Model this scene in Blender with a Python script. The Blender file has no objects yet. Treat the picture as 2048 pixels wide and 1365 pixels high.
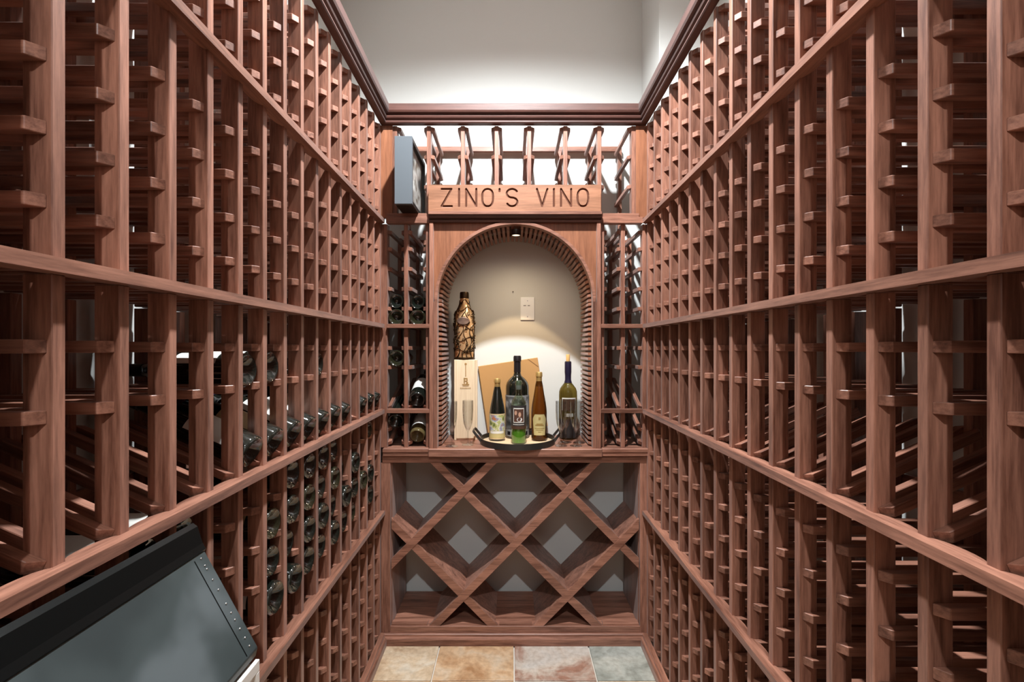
import bpy, bmesh, math, random
from mathutils import Vector, Matrix, Quaternion
random.seed(7)
SC = bpy.context.scene
COL = SC.collection
PI = math.pi

# ------------------------------------------------------------------ camera
FPX, CX, CY, CAMZ = 915.0, 1024.0, 698.0, 1.39
cam_d = bpy.data.cameras.new('camera')
cam_d.sensor_fit = 'HORIZONTAL'
cam_d.sensor_width = 36.0
cam_d.lens = 36.0 * FPX / 2048.0
cam_d.shift_x = 0.0
cam_d.shift_y = (CY - 682.5) / 2048.0
cam_d.clip_start = 0.02
cam = bpy.data.objects.new('camera', cam_d)
cam.location = (0, 0, CAMZ)
cam.rotation_euler = (PI / 2, 0, 0)
COL.objects.link(cam)
SC.camera = cam

# ------------------------------------------------------------------ world, exposure
w = bpy.data.worlds.new('world')
SC.world = w
w.use_nodes = True
w.node_tree.nodes['Background'].inputs[0].default_value = (0.9, 0.95, 1.0, 1)
w.node_tree.nodes['Background'].inputs[1].default_value = 0.0
SC.view_settings.view_transform = 'Standard'
SC.view_settings.look = 'None'
SC.view_settings.gamma = 1.0
SC.view_settings.use_curve_mapping = False
SC.view_settings.exposure = 1.13
SC.cycles.max_bounces = 14
SC.cycles.diffuse_bounces = 8
SC.cycles.glossy_bounces = 6
SC.cycles.transmission_bounces = 14
SC.cycles.caustics_reflective = False
SC.cycles.caustics_refractive = False
CAN_COLOR = (0.94, 0.98, 1.0)
CEIL = 3.34
# recessed ceiling lamps: (x, y, watts, beam angle)
CANS = [(0.0, 1.27, 200.0, 154), (0.0, -1.25, 98.0, 115)]
PUCK_W = 5.0

# ------------------------------------------------------------------ helpers
def link(o, parent=None):
    COL.objects.link(o)
    if parent is not None:
        o.parent = parent
    return o

def tag(o, label=None, cat=None, group=None, kind=None):
    if label: o['label'] = label
    if cat: o['category'] = cat
    if group: o['group'] = group
    if kind: o['kind'] = kind
    return o

def empty(name, loc=(0, 0, 0), rz=0.0):
    o = bpy.data.objects.new(name, None)
    o.empty_display_size = 0.05
    o.location = loc
    o.rotation_euler = (0, 0, rz)
    return link(o)

class MB:
    """collects vertices and faces of one mesh"""
    def __init__(self):
        self.v = []; self.f = []; self.m = []
    def add(self, vs, fs, mi=0):
        b = len(self.v)
        self.v.extend([tuple(p) for p in vs])
        for f in fs:
            self.f.append(tuple(b + i for i in f)); self.m.append(mi)
        return self
    def box(self, x0, x1, y0, y1, z0, z1, mi=0):
        if x0 > x1: x0, x1 = x1, x0
        if y0 > y1: y0, y1 = y1, y0
        if z0 > z1: z0, z1 = z1, z0
        vs = [(x0,y0,z0),(x1,y0,z0),(x1,y1,z0),(x0,y1,z0),(x0,y0,z1),(x1,y0,z1),(x1,y1,z1),(x0,y1,z1)]
        fs = [(0,3,2,1),(4,5,6,7),(0,1,5,4),(1,2,6,5),(2,3,7,6),(3,0,4,7)]
        return self.add(vs, fs, mi)
    def prism(self, poly, a0, a1, place, mi=0):
        """poly: 2-D outline; place(u, v, a) -> xyz"""
        n = len(poly)
        vs = [place(u, v, a0) for u, v in poly] + [place(u, v, a1) for u, v in poly]
        fs = [tuple(range(n)), tuple(range(2*n-1, n-1, -1))]
        fs += [(i, i+n, (i+1) % n + n, (i+1) % n) for i in range(n)]
        return self.add(vs, fs, mi)
    def lathe(self, prof, n=24, c=(0,0,0), mi=0, cap=True):
        vs = []; fs = []
        for r, z in prof:
            for i in range(n):
                a = 2*PI*i/n
                vs.append((c[0]+r*math.cos(a), c[1]+r*math.sin(a), c[2]+z))
        for j in range(len(prof)-1):
            for i in range(n):
                k = (i+1) % n
                fs.append((j*n+i, j*n+k, (j+1)*n+k, (j+1)*n+i))
        if cap:
            fs.append(tuple(range(n-1, -1, -1)))
            fs.append(tuple((len(prof)-1)*n+i for i in range(n)))
        return self.add(vs, fs, mi)
    def tube(self, pts, r, n=6, mi=0, closed=False):
        pts = [Vector(p) for p in pts]
        m = len(pts)
        up = Vector((0.13, 0.31, 0.94)).normalized()
        vs = []
        for i, p in enumerate(pts):
            if closed:
                d = pts[(i+1) % m] - pts[i-1]
            else:
                d = pts[min(i+1, m-1)] - pts[max(i-1, 0)]
            d.normalize()
            a = d.cross(up)
            if a.length < 0.05: a = d.cross(Vector((1, 0, 0)))
            a.normalize(); b = d.cross(a)
            rr = r[i] if isinstance(r, (list, tuple)) else r
            for k in range(n):
                t = 2*PI*k/n
                vs.append(p + a*(rr*math.cos(t)) + b*(rr*math.sin(t)))
        fs = []
        for i in range(m if closed else m-1):
            j = (i+1) % m
            for k in range(n):
                q = (k+1) % n
                fs.append((i*n+k, i*n+q, j*n+q, j*n+k))
        if not closed:
            fs.append(tuple(range(n-1, -1, -1)))
            fs.append(tuple((m-1)*n+k for k in range(n)))
        return self.add(vs, fs, mi)
    def sphere(self, c, r, nu=8, nv=6, mi=0):
        prof = [(max(1e-5, r*math.sin(PI*j/nv)), -r*math.cos(PI*j/nv)) for j in range(nv+1)]
        return self.lathe(prof, nu, c, mi, cap=False)
    def mesh(self, name, mats, smooth=None, bevel=0.0):
        me = bpy.data.meshes.new(name)
        me.from_pydata(self.v, [], self.f)
        if not isinstance(mats, (list, tuple)): mats = [mats]
        for m in mats: me.materials.append(m)
        if any(self.m): me.polygons.foreach_set('material_index', self.m)
        bm = bmesh.new(); bm.from_mesh(me)
        bmesh.ops.recalc_face_normals(bm, faces=bm.faces)
        if bevel > 0:
            bmesh.ops.bevel(bm, geom=list(bm.edges), offset=bevel, segments=1, affect='EDGES', profile=0.5, clamp_overlap=True)
        bm.to_mesh(me); bm.free()
        if smooth is not None:
            me.shade_smooth()
            me.set_sharp_from_angle(angle=math.radians(smooth))
        me.update()
        return me
    def build(self, name, mats, parent=None, smooth=None, bevel=0.0, loc=None):
        o = bpy.data.objects.new(name, self.mesh(name, mats, smooth, bevel))
        if loc is not None: o.location = loc
        return link(o, parent)

def inst(name, me, parent=None, loc=(0,0,0), rot=None):
    o = bpy.data.objects.new(name, me)
    o.location = loc
    if rot is not None: o.rotation_euler = rot
    return link(o, parent)

# ------------------------------------------------------------------ materials
def new_mat(name):
    m = bpy.data.materials.new(name)
    m.use_nodes = True
    nt = m.node_tree
    b = nt.nodes['Principled BSDF']
    return m, nt, b

def N(nt, t, **kw):
    n = nt.nodes.new(t)
    for k, v in kw.items(): setattr(n, k, v)
    return n

def simple(name, col, rough=0.5, metal=0.0, trans=0.0, ior=1.45, coat=0.0, spec=0.5):
    m, nt, b = new_mat(name)
    b.inputs['Base Color'].default_value = (*col, 1)
    b.inputs['Roughness'].default_value = rough
    b.inputs['Metallic'].default_value = metal
    b.inputs['Transmission Weight'].default_value = trans
    b.inputs['IOR'].default_value = ior
    b.inputs['Coat Weight'].default_value = coat
    b.inputs['Coat Roughness'].default_value = 0.05
    b.inputs['Specular IOR Level'].default_value = spec
    return m

def pane_mat(name, tint=(1, 1, 1), base=0.05, edge=0.0):
    m, nt, b = new_mat(name)
    out = nt.nodes['Material Output']
    tr_ = N(nt, 'ShaderNodeBsdfTransparent'); tr_.inputs[0].default_value = (*tint, 1)
    gl = N(nt, 'ShaderNodeBsdfGlossy'); gl.inputs['Roughness'].default_value = 0.03
    lw = N(nt, 'ShaderNodeLayerWeight'); lw.inputs['Blend'].default_value = 0.35
    ma = N(nt, 'ShaderNodeMath', operation='MULTIPLY_ADD'); ma.inputs[1].default_value = edge; ma.inputs[2].default_value = base
    nt.links.new(lw.outputs['Facing'], ma.inputs[0])
    mx = N(nt, 'ShaderNodeMixShader')
    nt.links.new(ma.outputs[0], mx.inputs[0])
    nt.links.new(tr_.outputs[0], mx.inputs[1]); nt.links.new(gl.outputs[0], mx.inputs[2]); nt.links.new(mx.outputs[0], out.inputs['Surface'])
    nt.nodes.remove(b)
    return m

def wood(name, axis, dark, light, rough=0.42, vary=0.34):
    m, nt, b = new_mat(name)
    tc = N(nt, 'ShaderNodeTexCoord')
    oi = N(nt, 'ShaderNodeObjectInfo')
    add = N(nt, 'ShaderNodeVectorMath', operation='ADD')
    mulr = N(nt, 'ShaderNodeVectorMath', operation='SCALE')
    mulr.inputs[0].default_value = (7.3, 11.7, 5.1)
    nt.links.new(oi.outputs['Random'], mulr.inputs['Scale'])
    nt.links.new(tc.outputs['Object'], add.inputs[0])
    nt.links.new(mulr.outputs[0], add.inputs[1])
    mp = N(nt, 'ShaderNodeMapping')
    s = [1.0, 1.0, 1.0]; s[axis] = 0.07
    mp.inputs['Scale'].default_value = s
    nt.links.new(add.outputs[0], mp.inputs['Vector'])
    n1 = N(nt, 'ShaderNodeTexNoise'); n1.inputs['Scale'].default_value = 170; n1.inputs['Detail'].default_value = 5
    n1.inputs['Roughness'].default_value = 0.65
    n2 = N(nt, 'ShaderNodeTexNoise'); n2.inputs['Scale'].default_value = 28; n2.inputs['Detail'].default_value = 3
    n2.inputs['Distortion'].default_value = 0.8
    nt.links.new(mp.outputs[0], n1.inputs['Vector']); nt.links.new(mp.outputs[0], n2.inputs['Vector'])
    mix = N(nt, 'ShaderNodeMath', operation='MULTIPLY_ADD')
    nt.links.new(n1.outputs['Fac'], mix.inputs[0]); mix.inputs[1].default_value = 0.5
    hal = N(nt, 'ShaderNodeMath', operation='MULTIPLY'); hal.inputs[1].default_value = 0.5
    nt.links.new(n2.outputs['Fac'], hal.inputs[0]); nt.links.new(hal.outputs[0], mix.inputs[2])
    cr = N(nt, 'ShaderNodeValToRGB')
    cr.color_ramp.elements[0].position = 0.36; cr.color_ramp.elements[0].color = (*dark, 1)
    cr.color_ramp.elements[1].position = 0.64; cr.color_ramp.elements[1].color = (*light, 1)
    nt.links.new(mix.outputs[0], cr.inputs[0])
    hsv = N(nt, 'ShaderNodeHueSaturation')
    mr = N(nt, 'ShaderNodeMapRange'); mr.inputs['To Min'].default_value = 1 - vary/2; mr.inputs['To Max'].default_value = 1 + vary/2
    nt.links.new(oi.outputs['Random'], mr.inputs['Value'])
    nt.links.new(mr.outputs[0], hsv.inputs['Value'])
    nt.links.new(cr.outputs[0], hsv.inputs['Color'])
    nt.links.new(hsv.outputs[0], b.inputs['Base Color'])
    b.inputs['Roughness'].default_value = rough
    b.inputs['Sheen Weight'].default_value = 0.10; b.inputs['Sheen Roughness'].default_value = 0.45
    bp = N(nt, 'ShaderNodeBump'); bp.inputs['Strength'].default_value = 0.12; bp.inputs['Distance'].default_value = 0.002
    nt.links.new(n1.outputs['Fac'], bp.inputs['Height']); nt.links.new(bp.outputs[0], b.inputs['Normal'])
    return m

WD, WL = (0.105, 0.037, 0.021), (0.355, 0.160, 0.105)
WX = wood('redwood_grain_x', 0, WD, WL)
WY = wood('redwood_grain_y', 1, WD, WL)
WZ = wood('redwood_grain_z', 2, WD, WL)
CROWN_M = wood('redwood_stained_y', 1, (0.040, 0.013, 0.009), (0.095, 0.034, 0.024), 0.5, 0.1)
CROWN_MX = wood('redwood_stained_x', 0, (0.040, 0.013, 0.009), (0.095, 0.034, 0.024), 0.5, 0.1)
PANEL = wood('redwood_panel', 2, (0.17, 0.060, 0.027), (0.31, 0.120, 0.058), 0.4, 0.1)
SIGN_W = wood('sign_cedar', 0, (0.20, 0.082, 0.039), (0.36, 0.158, 0.085), 0.45, 0.0)
GROOVE = simple('routed_groove', (0.10, 0.028, 0.01), 0.7)

def paint(name, col, bump=0.15, scale=220):
    m, nt, b = new_mat(name)
    tc = N(nt, 'ShaderNodeTexCoord')
    n = N(nt, 'ShaderNodeTexNoise'); n.inputs['Scale'].default_value = scale; n.inputs['Detail'].default_value = 4
    nt.links.new(tc.outputs['Object'], n.inputs['Vector'])
    mixc = N(nt, 'ShaderNodeMixRGB'); mixc.inputs[1].default_value = (*[c*0.97 for c in col], 1); mixc.inputs[2].default_value = (*col, 1)
    nt.links.new(n.outputs['Fac'], mixc.inputs[0]); nt.links.new(mixc.outputs[0], b.inputs['Base Color'])
    bp = N(nt, 'ShaderNodeBump'); bp.inputs['Strength'].default_value = bump; bp.inputs['Distance'].default_value = 0.001
    nt.links.new(n.outputs['Fac'], bp.inputs['Height']); nt.links.new(bp.outputs[0], b.inputs['Normal'])
    b.inputs['Roughness'].default_value = 0.75
    return m
WALL = paint('wall_paint', (0.60, 0.605, 0.585))
CEILM = paint('ceiling_paint', (0.8, 0.8, 0.78))

def tile_mat(name, c1, c2, c3, seed):
    m, nt, b = new_mat(name)
    tc = N(nt, 'ShaderNodeTexCoord')
    mp = N(nt, 'ShaderNodeMapping'); mp.inputs['Location'].default_value = (seed*3.1, seed*1.7, seed)
    nt.links.new(tc.outputs['Object'], mp.inputs['Vector'])
    n1 = N(nt, 'ShaderNodeTexNoise'); n1.inputs['Scale'].default_value = 7; n1.inputs['Detail'].default_value = 8; n1.inputs['Roughness'].default_value = 0.62
    n1.inputs['Distortion'].default_value = 0.6
    n2 = N(nt, 'ShaderNodeTexNoise'); n2.inputs['Scale'].default_value = 45; n2.inputs['Detail'].default_value = 6
    nt.links.new(mp.outputs[0], n1.inputs['Vector']); nt.links.new(mp.outputs[0], n2.inputs['Vector'])
    cr = N(nt, 'ShaderNodeValToRGB')
    e = cr.color_ramp.elements
    e[0].position = 0.33; e[0].color = (*c1, 1)
    e[1].position = 0.66; e[1].color = (*c3, 1)
    x = e.new(0.5); x.color = (*c2, 1)
    nt.links.new(n1.outputs['Fac'], cr.inputs[0])
    mx = N(nt, 'ShaderNodeMixRGB', blend_type='MULTIPLY'); mx.inputs[0].default_value = 0.35
    cr2 = N(nt, 'ShaderNodeValToRGB'); cr2.color_ramp.elements[0].position = 0.35; cr2.color_ramp.elements[0].color = (0.45, 0.4, 0.35, 1)
    cr2.color_ramp.elements[1].position = 0.6
    nt.links.new(n2.outputs['Fac'], cr2.inputs[0])
    nt.links.new(cr.outputs[0], mx.inputs[1]); nt.links.new(cr2.outputs[0], mx.inputs[2])
    nt.links.new(mx.outputs[0], b.inputs['Base Color'])
    b.inputs['Roughness'].default_value = 0.38
    bp = N(nt, 'ShaderNodeBump'); bp.inputs['Strength'].default_value = 0.2; bp.inputs['Distance'].default_value = 0.002
    nt.links.new(n1.outputs['Fac'], bp.inputs['Height']); nt.links.new(bp.outputs[0], b.inputs['Normal'])
    return m
T_CREAM = tile_mat('tile_cream', (0.42, 0.28, 0.17), (0.60, 0.47, 0.33), (0.62, 0.55, 0.45), 1)
T_TAN = tile_mat('tile_tan', (0.36, 0.19, 0.09), (0.56, 0.37, 0.22), (0.60, 0.47, 0.34), 2)
T_ROSE = tile_mat('tile_rose', (0.32, 0.17, 0.12), (0.52, 0.44, 0.37), (0.56, 0.51, 0.46), 3.4)
T_SLATE = tile_mat('tile_slate', (0.22, 0.23, 0.20), (0.36, 0.37, 0.33), (0.46, 0.46, 0.41), 4)
GROUT = simple('grout', (0.62, 0.58, 0.52), 0.9)

GLASS_DK = simple('bottle_glass_dark', (0.006, 0.008, 0.006), 0.06, coat=0.6, spec=0.8)
GLASS_GR = simple('bottle_glass_olive', (0.014, 0.014, 0.007), 0.08, coat=0.5, spec=0.8)
GLASS_AM = simple('bottle_glass_amber', (0.33, 0.24, 0.10), 0.05, trans=0.7, ior=1.5)
GLASS_GREEN = pane_mat('bottle_glass_green', (0.74, 0.84, 0.70), 0.06, 0.35)
LIQUID = simple('green_wine', (0.13, 0.30, 0.035), 0.15)
GLASS_BROWN = simple('bottle_glass_brown', (0.20, 0.07, 0.012), 0.04, trans=0.8, ior=1.35)
GLASS_OLIVE = simple('bottle_glass_olive_clear', (0.20, 0.15, 0.03), 0.04, trans=0.75, ior=1.35)
GLASS_CLR = pane_mat('flute_glass', (0.955, 0.96, 0.96), 0.05, 0.55)
CAP_BLACK = simple('capsule_black', (0.012, 0.010, 0.012), 0.3)
CAP_RED = simple('capsule_wine', (0.10, 0.01, 0.015), 0.35)
CAP_NAVY = simple('capsule_navy', (0.012, 0.01, 0.03), 0.3)
GOLD = simple('capsule_gold', (0.62, 0.43, 0.16), 0.35, metal=0.7)
SILVER = simple('silver', (0.75, 0.74, 0.72), 0.25, metal=1.0)
LAB_W = simple('label_white', (0.72, 0.71, 0.66), 0.6)
LAB_TAN = simple('label_tan', (0.62, 0.48, 0.28), 0.6)
LAB_GOLD = simple('label_ochre', (0.50, 0.42, 0.19), 0.55)
LAB_DK = simple('label_charcoal', (0.035, 0.03, 0.03), 0.5)
LAB_GREY = simple('label_grey', (0.26, 0.26, 0.26), 0.5)
LAB_BROWN = simple('label_brown', (0.07, 0.035, 0.02), 0.5)
INK = simple('ink_dark', (0.04, 0.03, 0.02), 0.6)
INK_GOLD = simple('ink_ochre', (0.30, 0.20, 0.06), 0.6)
CORK = simple('cork', (0.55, 0.33, 0.12), 0.85)
IRON = simple('tray_iron', (0.055, 0.05, 0.045), 0.42, metal=0.6)
PALEWOOD = wood('pale_pine', 2, (0.68, 0.52, 0.34), (0.82, 0.67, 0.48), 0.55, 0.0)
TRAYWOOD = wood('tray_wood', 0, (0.52, 0.36, 0.22), (0.66, 0.50, 0.33), 0.5, 0.0)
BURN = simple('branded_print', (0.34, 0.20, 0.07), 0.7)
CARD = paint('cardboard', (0.43, 0.235, 0.085), 0.1, 60)
CARD_DK = simple('cardboard_crease', (0.22, 0.11, 0.04), 0.8)
PLATE = simple('plate_white', (0.86, 0.88, 0.90), 0.35)
BRONZE = simple('vine_bronze', (0.055, 0.032, 0.016), 0.35, metal=0.85)
AMBERG = simple('amber_gilt', (0.78, 0.50, 0.26), 0.26, metal=0.6)
PLAQUE = simple('bronze_plaque', (0.13, 0.08, 0.06), 0.55, metal=0.3)
BLACKG = simple('lid_black_gloss', (0.004, 0.005, 0.005), 0.22, spec=0.3)
WHITEP = simple('cabinet_white', (0.72, 0.70, 0.66), 0.4)
WHITEI = simple('cabinet_panel', (0.80, 0.80, 0.80), 0.25)
FRAMEM = paint('frame_cloth_slate', (0.085, 0.10, 0.115), 0.4, 700)
FRAMEB = simple('frame_black', (0.015, 0.016, 0.016), 0.35)
PICGLASS = pane_mat('picture_glass', (1, 1, 1), 0.12)
LAMP_W = simple('lamp_trim_white', (0.85, 0.85, 0.85), 0.4)

def emit(name, col, s):
    m, nt, b = new_mat(name)
    b.inputs['Base Color'].default_value = (*col, 1)
    b.inputs['Emission Color'].default_value = (*col, 1)
    b.inputs['Emission Strength'].default_value = s
    return m
LENS = emit('lamp_lens', CAN_COLOR, 12)
PUCKLENS = emit('puck_lens', (1.0, 0.85, 0.6), 0.8)

def patchy(name, cols, scale, seed=0.0, rough=0.5):
    m, nt, b = new_mat(name)
    tc = N(nt, 'ShaderNodeTexCoord')
    mp = N(nt, 'ShaderNodeMapping'); mp.inputs['Location'].default_value = (seed, seed*2, seed*3)
    nt.links.new(tc.outputs['Object'], mp.inputs['Vector'])
    n = N(nt, 'ShaderNodeTexNoise'); n.inputs['Scale'].default_value = scale; n.inputs['Detail'].default_value = 3
    nt.links.new(mp.outputs[0], n.inputs['Vector'])
    cr = N(nt, 'ShaderNodeValToRGB'); cr.color_ramp.interpolation = 'EASE'
    e = cr.color_ramp.elements
    while len(e) < len(cols): e.new(0.5)
    for i, c in enumerate(cols):
        e[i].position = 0.34 + 0.32*i/(len(cols)-1); e[i].color = (*c, 1)
    nt.links.new(n.outputs['Fac'], cr.inputs[0]); nt.links.new(cr.outputs[0], b.inputs['Base Color'])
    b.inputs['Roughness'].default_value = rough
    return m
PAINTING = patchy('label_painting', [(0.14,0.17,0.05),(0.42,0.44,0.16),(0.62,0.60,0.50),(0.25,0.30,0.42),(0.45,0.16,0.06)], 30, 1.3)
PHOTO_BG = patchy('picture_print', [(0.05,0.045,0.04),(0.45,0.42,0.38),(0.72,0.70,0.66),(0.2,0.15,0.1)], 9, 4.0, 0.3)
MAGLAB = patchy('label_magnum_print', [(0.03,0.03,0.03),(0.10,0.10,0.10),(0.34,0.34,0.35)], 26, 2.2)

BLACKM = patchy('lid_black_textured', [(0.022, 0.030, 0.031), (0.036, 0.047, 0.048), (0.085, 0.10, 0.105)], 5.0, 2.6, 0.48)

# ------------------------------------------------------------------ room
ROT_L, ROT_R = 14.0/FPX, -6.0/FPX        # the two long racks stand a hair out of parallel
XL, XR = -0.5867, 0.6208                 # front faces of the uprights at the camera's depth
YB = 2.17                                # front faces of the back racks' uprights
WALL_Y = 2.495
FRONT_Y = -1.7

def struct(o): return tag(o, kind='structure')
fl = MB(); fl.box(-1.2, 1.25, FRONT_Y-0.1, 2.7, -0.08, -0.008)
floor = struct(fl.build('floor', GROUT))
TP, TX0, TY0 = 0.3475, 0.0094, 1.915
tmesh = {}
for k, mt in enumerate((T_CREAM, T_TAN, T_ROSE, T_SLATE)):
    b = MB(); g = 0.0025; b.box(g, TP-g, g, TP-g, -0.008, 0.0); tmesh[k] = b.mesh('tile', mt, bevel=0.0015)
special = {(-2, 0): 0, (-1, 0): 1, (0, 0): 2, (1, 0): 3}
for j in range(-10, 1):
    for i in range(-2, 2):
        k = special.get((i, j), random.choice((0, 1, 2, 0, 1, 3)))
        inst('floor_tile', tmesh[k], floor, (TX0 + i*TP, TY0 + j*TP, 0))

b = MB(); b.box(-1.3, 1.35, FRONT_Y-0.2, 2.7, CEIL, CEIL+0.1); struct(b.build('ceiling', CEILM))
b = MB(); b.box(-1.3, 1.35, WALL_Y, WALL_Y+0.12, -0.08, CEIL); wall_back = struct(b.build('wall_back', WALL))
b = MB(); b.box(-1.3, 1.35, FRONT_Y-0.12, FRONT_Y, -0.08, CEIL); struct(b.build('wall_front', WALL))
b = MB(); b.box(-0.33-0.12, -0.335, FRONT_Y-0.1, WALL_Y+0.02, -0.08, CEIL)
o = struct(b.build('wall_left', WALL)); o.location = (XL, 0, 0); o.rotation_euler = (0, 0, ROT_L)
b = MB(); b.box(0.335, 0.46, FRONT_Y-0.1, WALL_Y+0.02, -0.08, CEIL)
o = struct(b.build('wall_right', WALL)); o.location = (XR, 0, 0); o.rotation_euler = (0, 0, ROT_R)
# boxed-in chase in the right back corner above the racks
b = MB(); b.box(0.708, 0.975, 2.20, WALL_Y, 2.56, CEIL); struct(b.build('trim_1', WALL, bevel=0.003))

# unseen dark wooden door, added to cut light bouncing off the front wall
dr = empty('added_door_1', (0.0, FRONT_Y, 0.0)); struct(dr)
b = MB(); b.box(-0.46, 0.46, 0.002, 0.045, 0.01, 2.12); b.build('door_leaf', PANEL, dr, bevel=0.003)
for x0, x1, z0, z1 in ((-0.56, -0.465, 0.0, 2.22), (0.465, 0.56, 0.0, 2.22), (-0.4645, 0.4645, 2.125, 2.22)):
    b = MB(); b.box(x0, x1, 0.002, 0.03, z0, z1); b.build('door_casing', WZ, dr, bevel=0.002)
b = MB(); b.lathe([(0.0006, 0.0), (0.028, 0.0), (0.028, 0.008), (0.010, 0.012), (0.010, 0.035), (0.026, 0.045), (0.028, 0.055), (0.018, 0.066), (0.0006, 0.068)], 20, cap=False)
b.v = [(x-0.40, 0.045+z, y+1.0) for x, y, z in b.v]; b.build('door_knob', SILVER, dr, 40)

# recessed ceiling lamps
def can(x, y, watt, beam, label):
    t = empty('ceiling_lamp', (x, y, CEIL))
    tag(t, label, 'lamp', 'recessed ceiling lamps')
    r = MB(); r.lathe([(0.048, -0.001), (0.048, -0.006), (0.072, -0.004), (0.075, 0.0)], 28, cap=False); r.build('trim_ring', LAMP_W, t, 40)
    l = MB(); l.lathe([(0.001, -0.002), (0.047, -0.002)], 28, cap=False); l.build('lens', LENS, t)
    ld = bpy.data.lights.new('can_light', 'SPOT')
    ld.energy = watt; ld.color = CAN_COLOR; ld.shadow_soft_size = 0.035
    ld.spot_size = math.radians(beam); ld.spot_blend = 0.62 if beam > 120 else 0.12
    lo = bpy.data.objects.new('can_light', ld); link(lo, t); lo.location = (0, 0, -0.02)
for (x, y, e, bm_), lab in zip(CANS, ('round recessed white ceiling lamp over the middle of the aisle', 'round recessed white ceiling lamp behind the camera')):
    can(x, y, e, bm_, lab)

# ------------------------------------------------------------------ wine racks
P = 0.1035                                # column pitch
UW, UD = 0.019, 0.038                     # upright: width along the rack, depth
RACK_D = 0.31
RH, RT = 0.018, 0.016                     # cross rail height and thickness
def upright_mesh(sg, z0, z1, mat=WZ, width=UW, depth=UD, name='upright'):
    b = MB(); b.box(0, sg*depth, -width, 0, z0, z1)       # far face at y = 0
    return b.mesh(name, mat, bevel=0.0012)
def rail_mesh(sg, near, length=RACK_D-0.004, h=RH):
    # plan outline (t, s); the free front corner is cut off
    s = -RT if near else RT
    pl = [(0.006, 0.0), (0.019, s), (length-0.010, s), (length, 0.0)]
    b = MB(); b.prism([(sg*t, q) for t, q in pl], -h, 0.0, lambda u, v, a: (u, v, a))
    return b.mesh('cross_rail', WX, bevel=0.001)
RAILM = {(sg, nr): rail_mesh(sg, nr) for sg in (-1, 1) for nr in (True, False)}

def in_frame(p, m=25):
    if p.y < 0.15: return False
    x = CX + FPX*p.x/p.y; y = CY - FPX*(p.z-CAMZ)/p.y
    return -m < x < 2048+m and -m < y < 1365+m

def face_rail(parent, sg, s0, s1, z0, z1, s_up, proj=0.021, name='face_rail', scallop=0.015, width=UW, ext0=0.0, ext1=0.0):
    """board along the front of the uprights; its inner edge is scalloped between them"""
    poly = [(-sg*proj, s0-ext0), (-sg*proj, s1-ext1)]
    inner = []
    ups = sorted(s_up)
    inner.append((0.0, s1))
    for a, c in reversed(list(zip(ups[:-1], ups[1:]))):
        e0, e1 = a, c-width
        if e1-e0 < 0.02: continue
        inner.append((0.0, e1+0.0005))
        for q in range(0, 7):
            f = 1-q/6
            inner.append((sg*scallop*math.sqrt(max(0.0, math.sin(PI*(0.04+0.92*f)))), e0+(e1-e0)*f))
        inner.append((0.0, e0-0.0005))
    inner.append((0.0, s0))
    inner = [(u, min(max(v, s0), s1)) for u, v in inner]
    poly += inner
    b = MB(); b.prism(poly, z0, z1, lambda u, v, a: (u, v, a))
    return b.build(name, WY, parent)

def side_rack(root, sg, s_first, ks, z0, z1, levels, slopes, post_top=None):
    M = root.matrix_basis.copy()
    um = upright_mesh(sg, z0, z1)
    pm = upright_mesh(sg, z0, z1, name='back_post')
    rest = MB()
    cand = []
    for k in ks:
        s = s_first + P*k
        inst('upright', um, root, (0, s, 0))
        inst('back_post', pm, root, (sg*(RACK_D-UD), s, 0))
        for near in (True, False):
            yy = s-UW if near else s
            for z in levels:
                cand.append((k, near, yy, z, 0.0))
            for z in slopes:
                cand.append((k, near, yy, z, 1.0))
    vis = []; out = []
    for c in cand:
        p = M @ Vector((sg*0.012, c[2], c[3]))
        (vis if in_frame(p) else out).append((p.y, c))
    vis.sort(key=lambda e: (not e[1][1], e[0]))
    ind, over = vis[:298], vis[298:]
    for _, (k, near, yy, z, sl) in ind:
        me = RAILM[(sg, near)]
        if sl:
            inst('sloped_rail', me, root, (0, yy, z), (0, -sg*math.radians(24), 0))
        else:
            inst('cross_rail', me, root, (0, yy, z))
    for _, (k, near, yy, z, sl) in over + out:
        me = RAILM[(sg, near)]
        R = Matrix.Translation((0, yy, z)) @ Matrix.Rotation(-sg*math.radians(24)*sl, 4, 'Y')
        rest.add([R @ v.co for v in me.vertices], [tuple(p.vertices) for p in me.polygons])
    if rest.v:
        tag(rest.build('cross_rails', WX, root), kind='stuff')
    return [s_first + P*k for k in ks]

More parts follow.
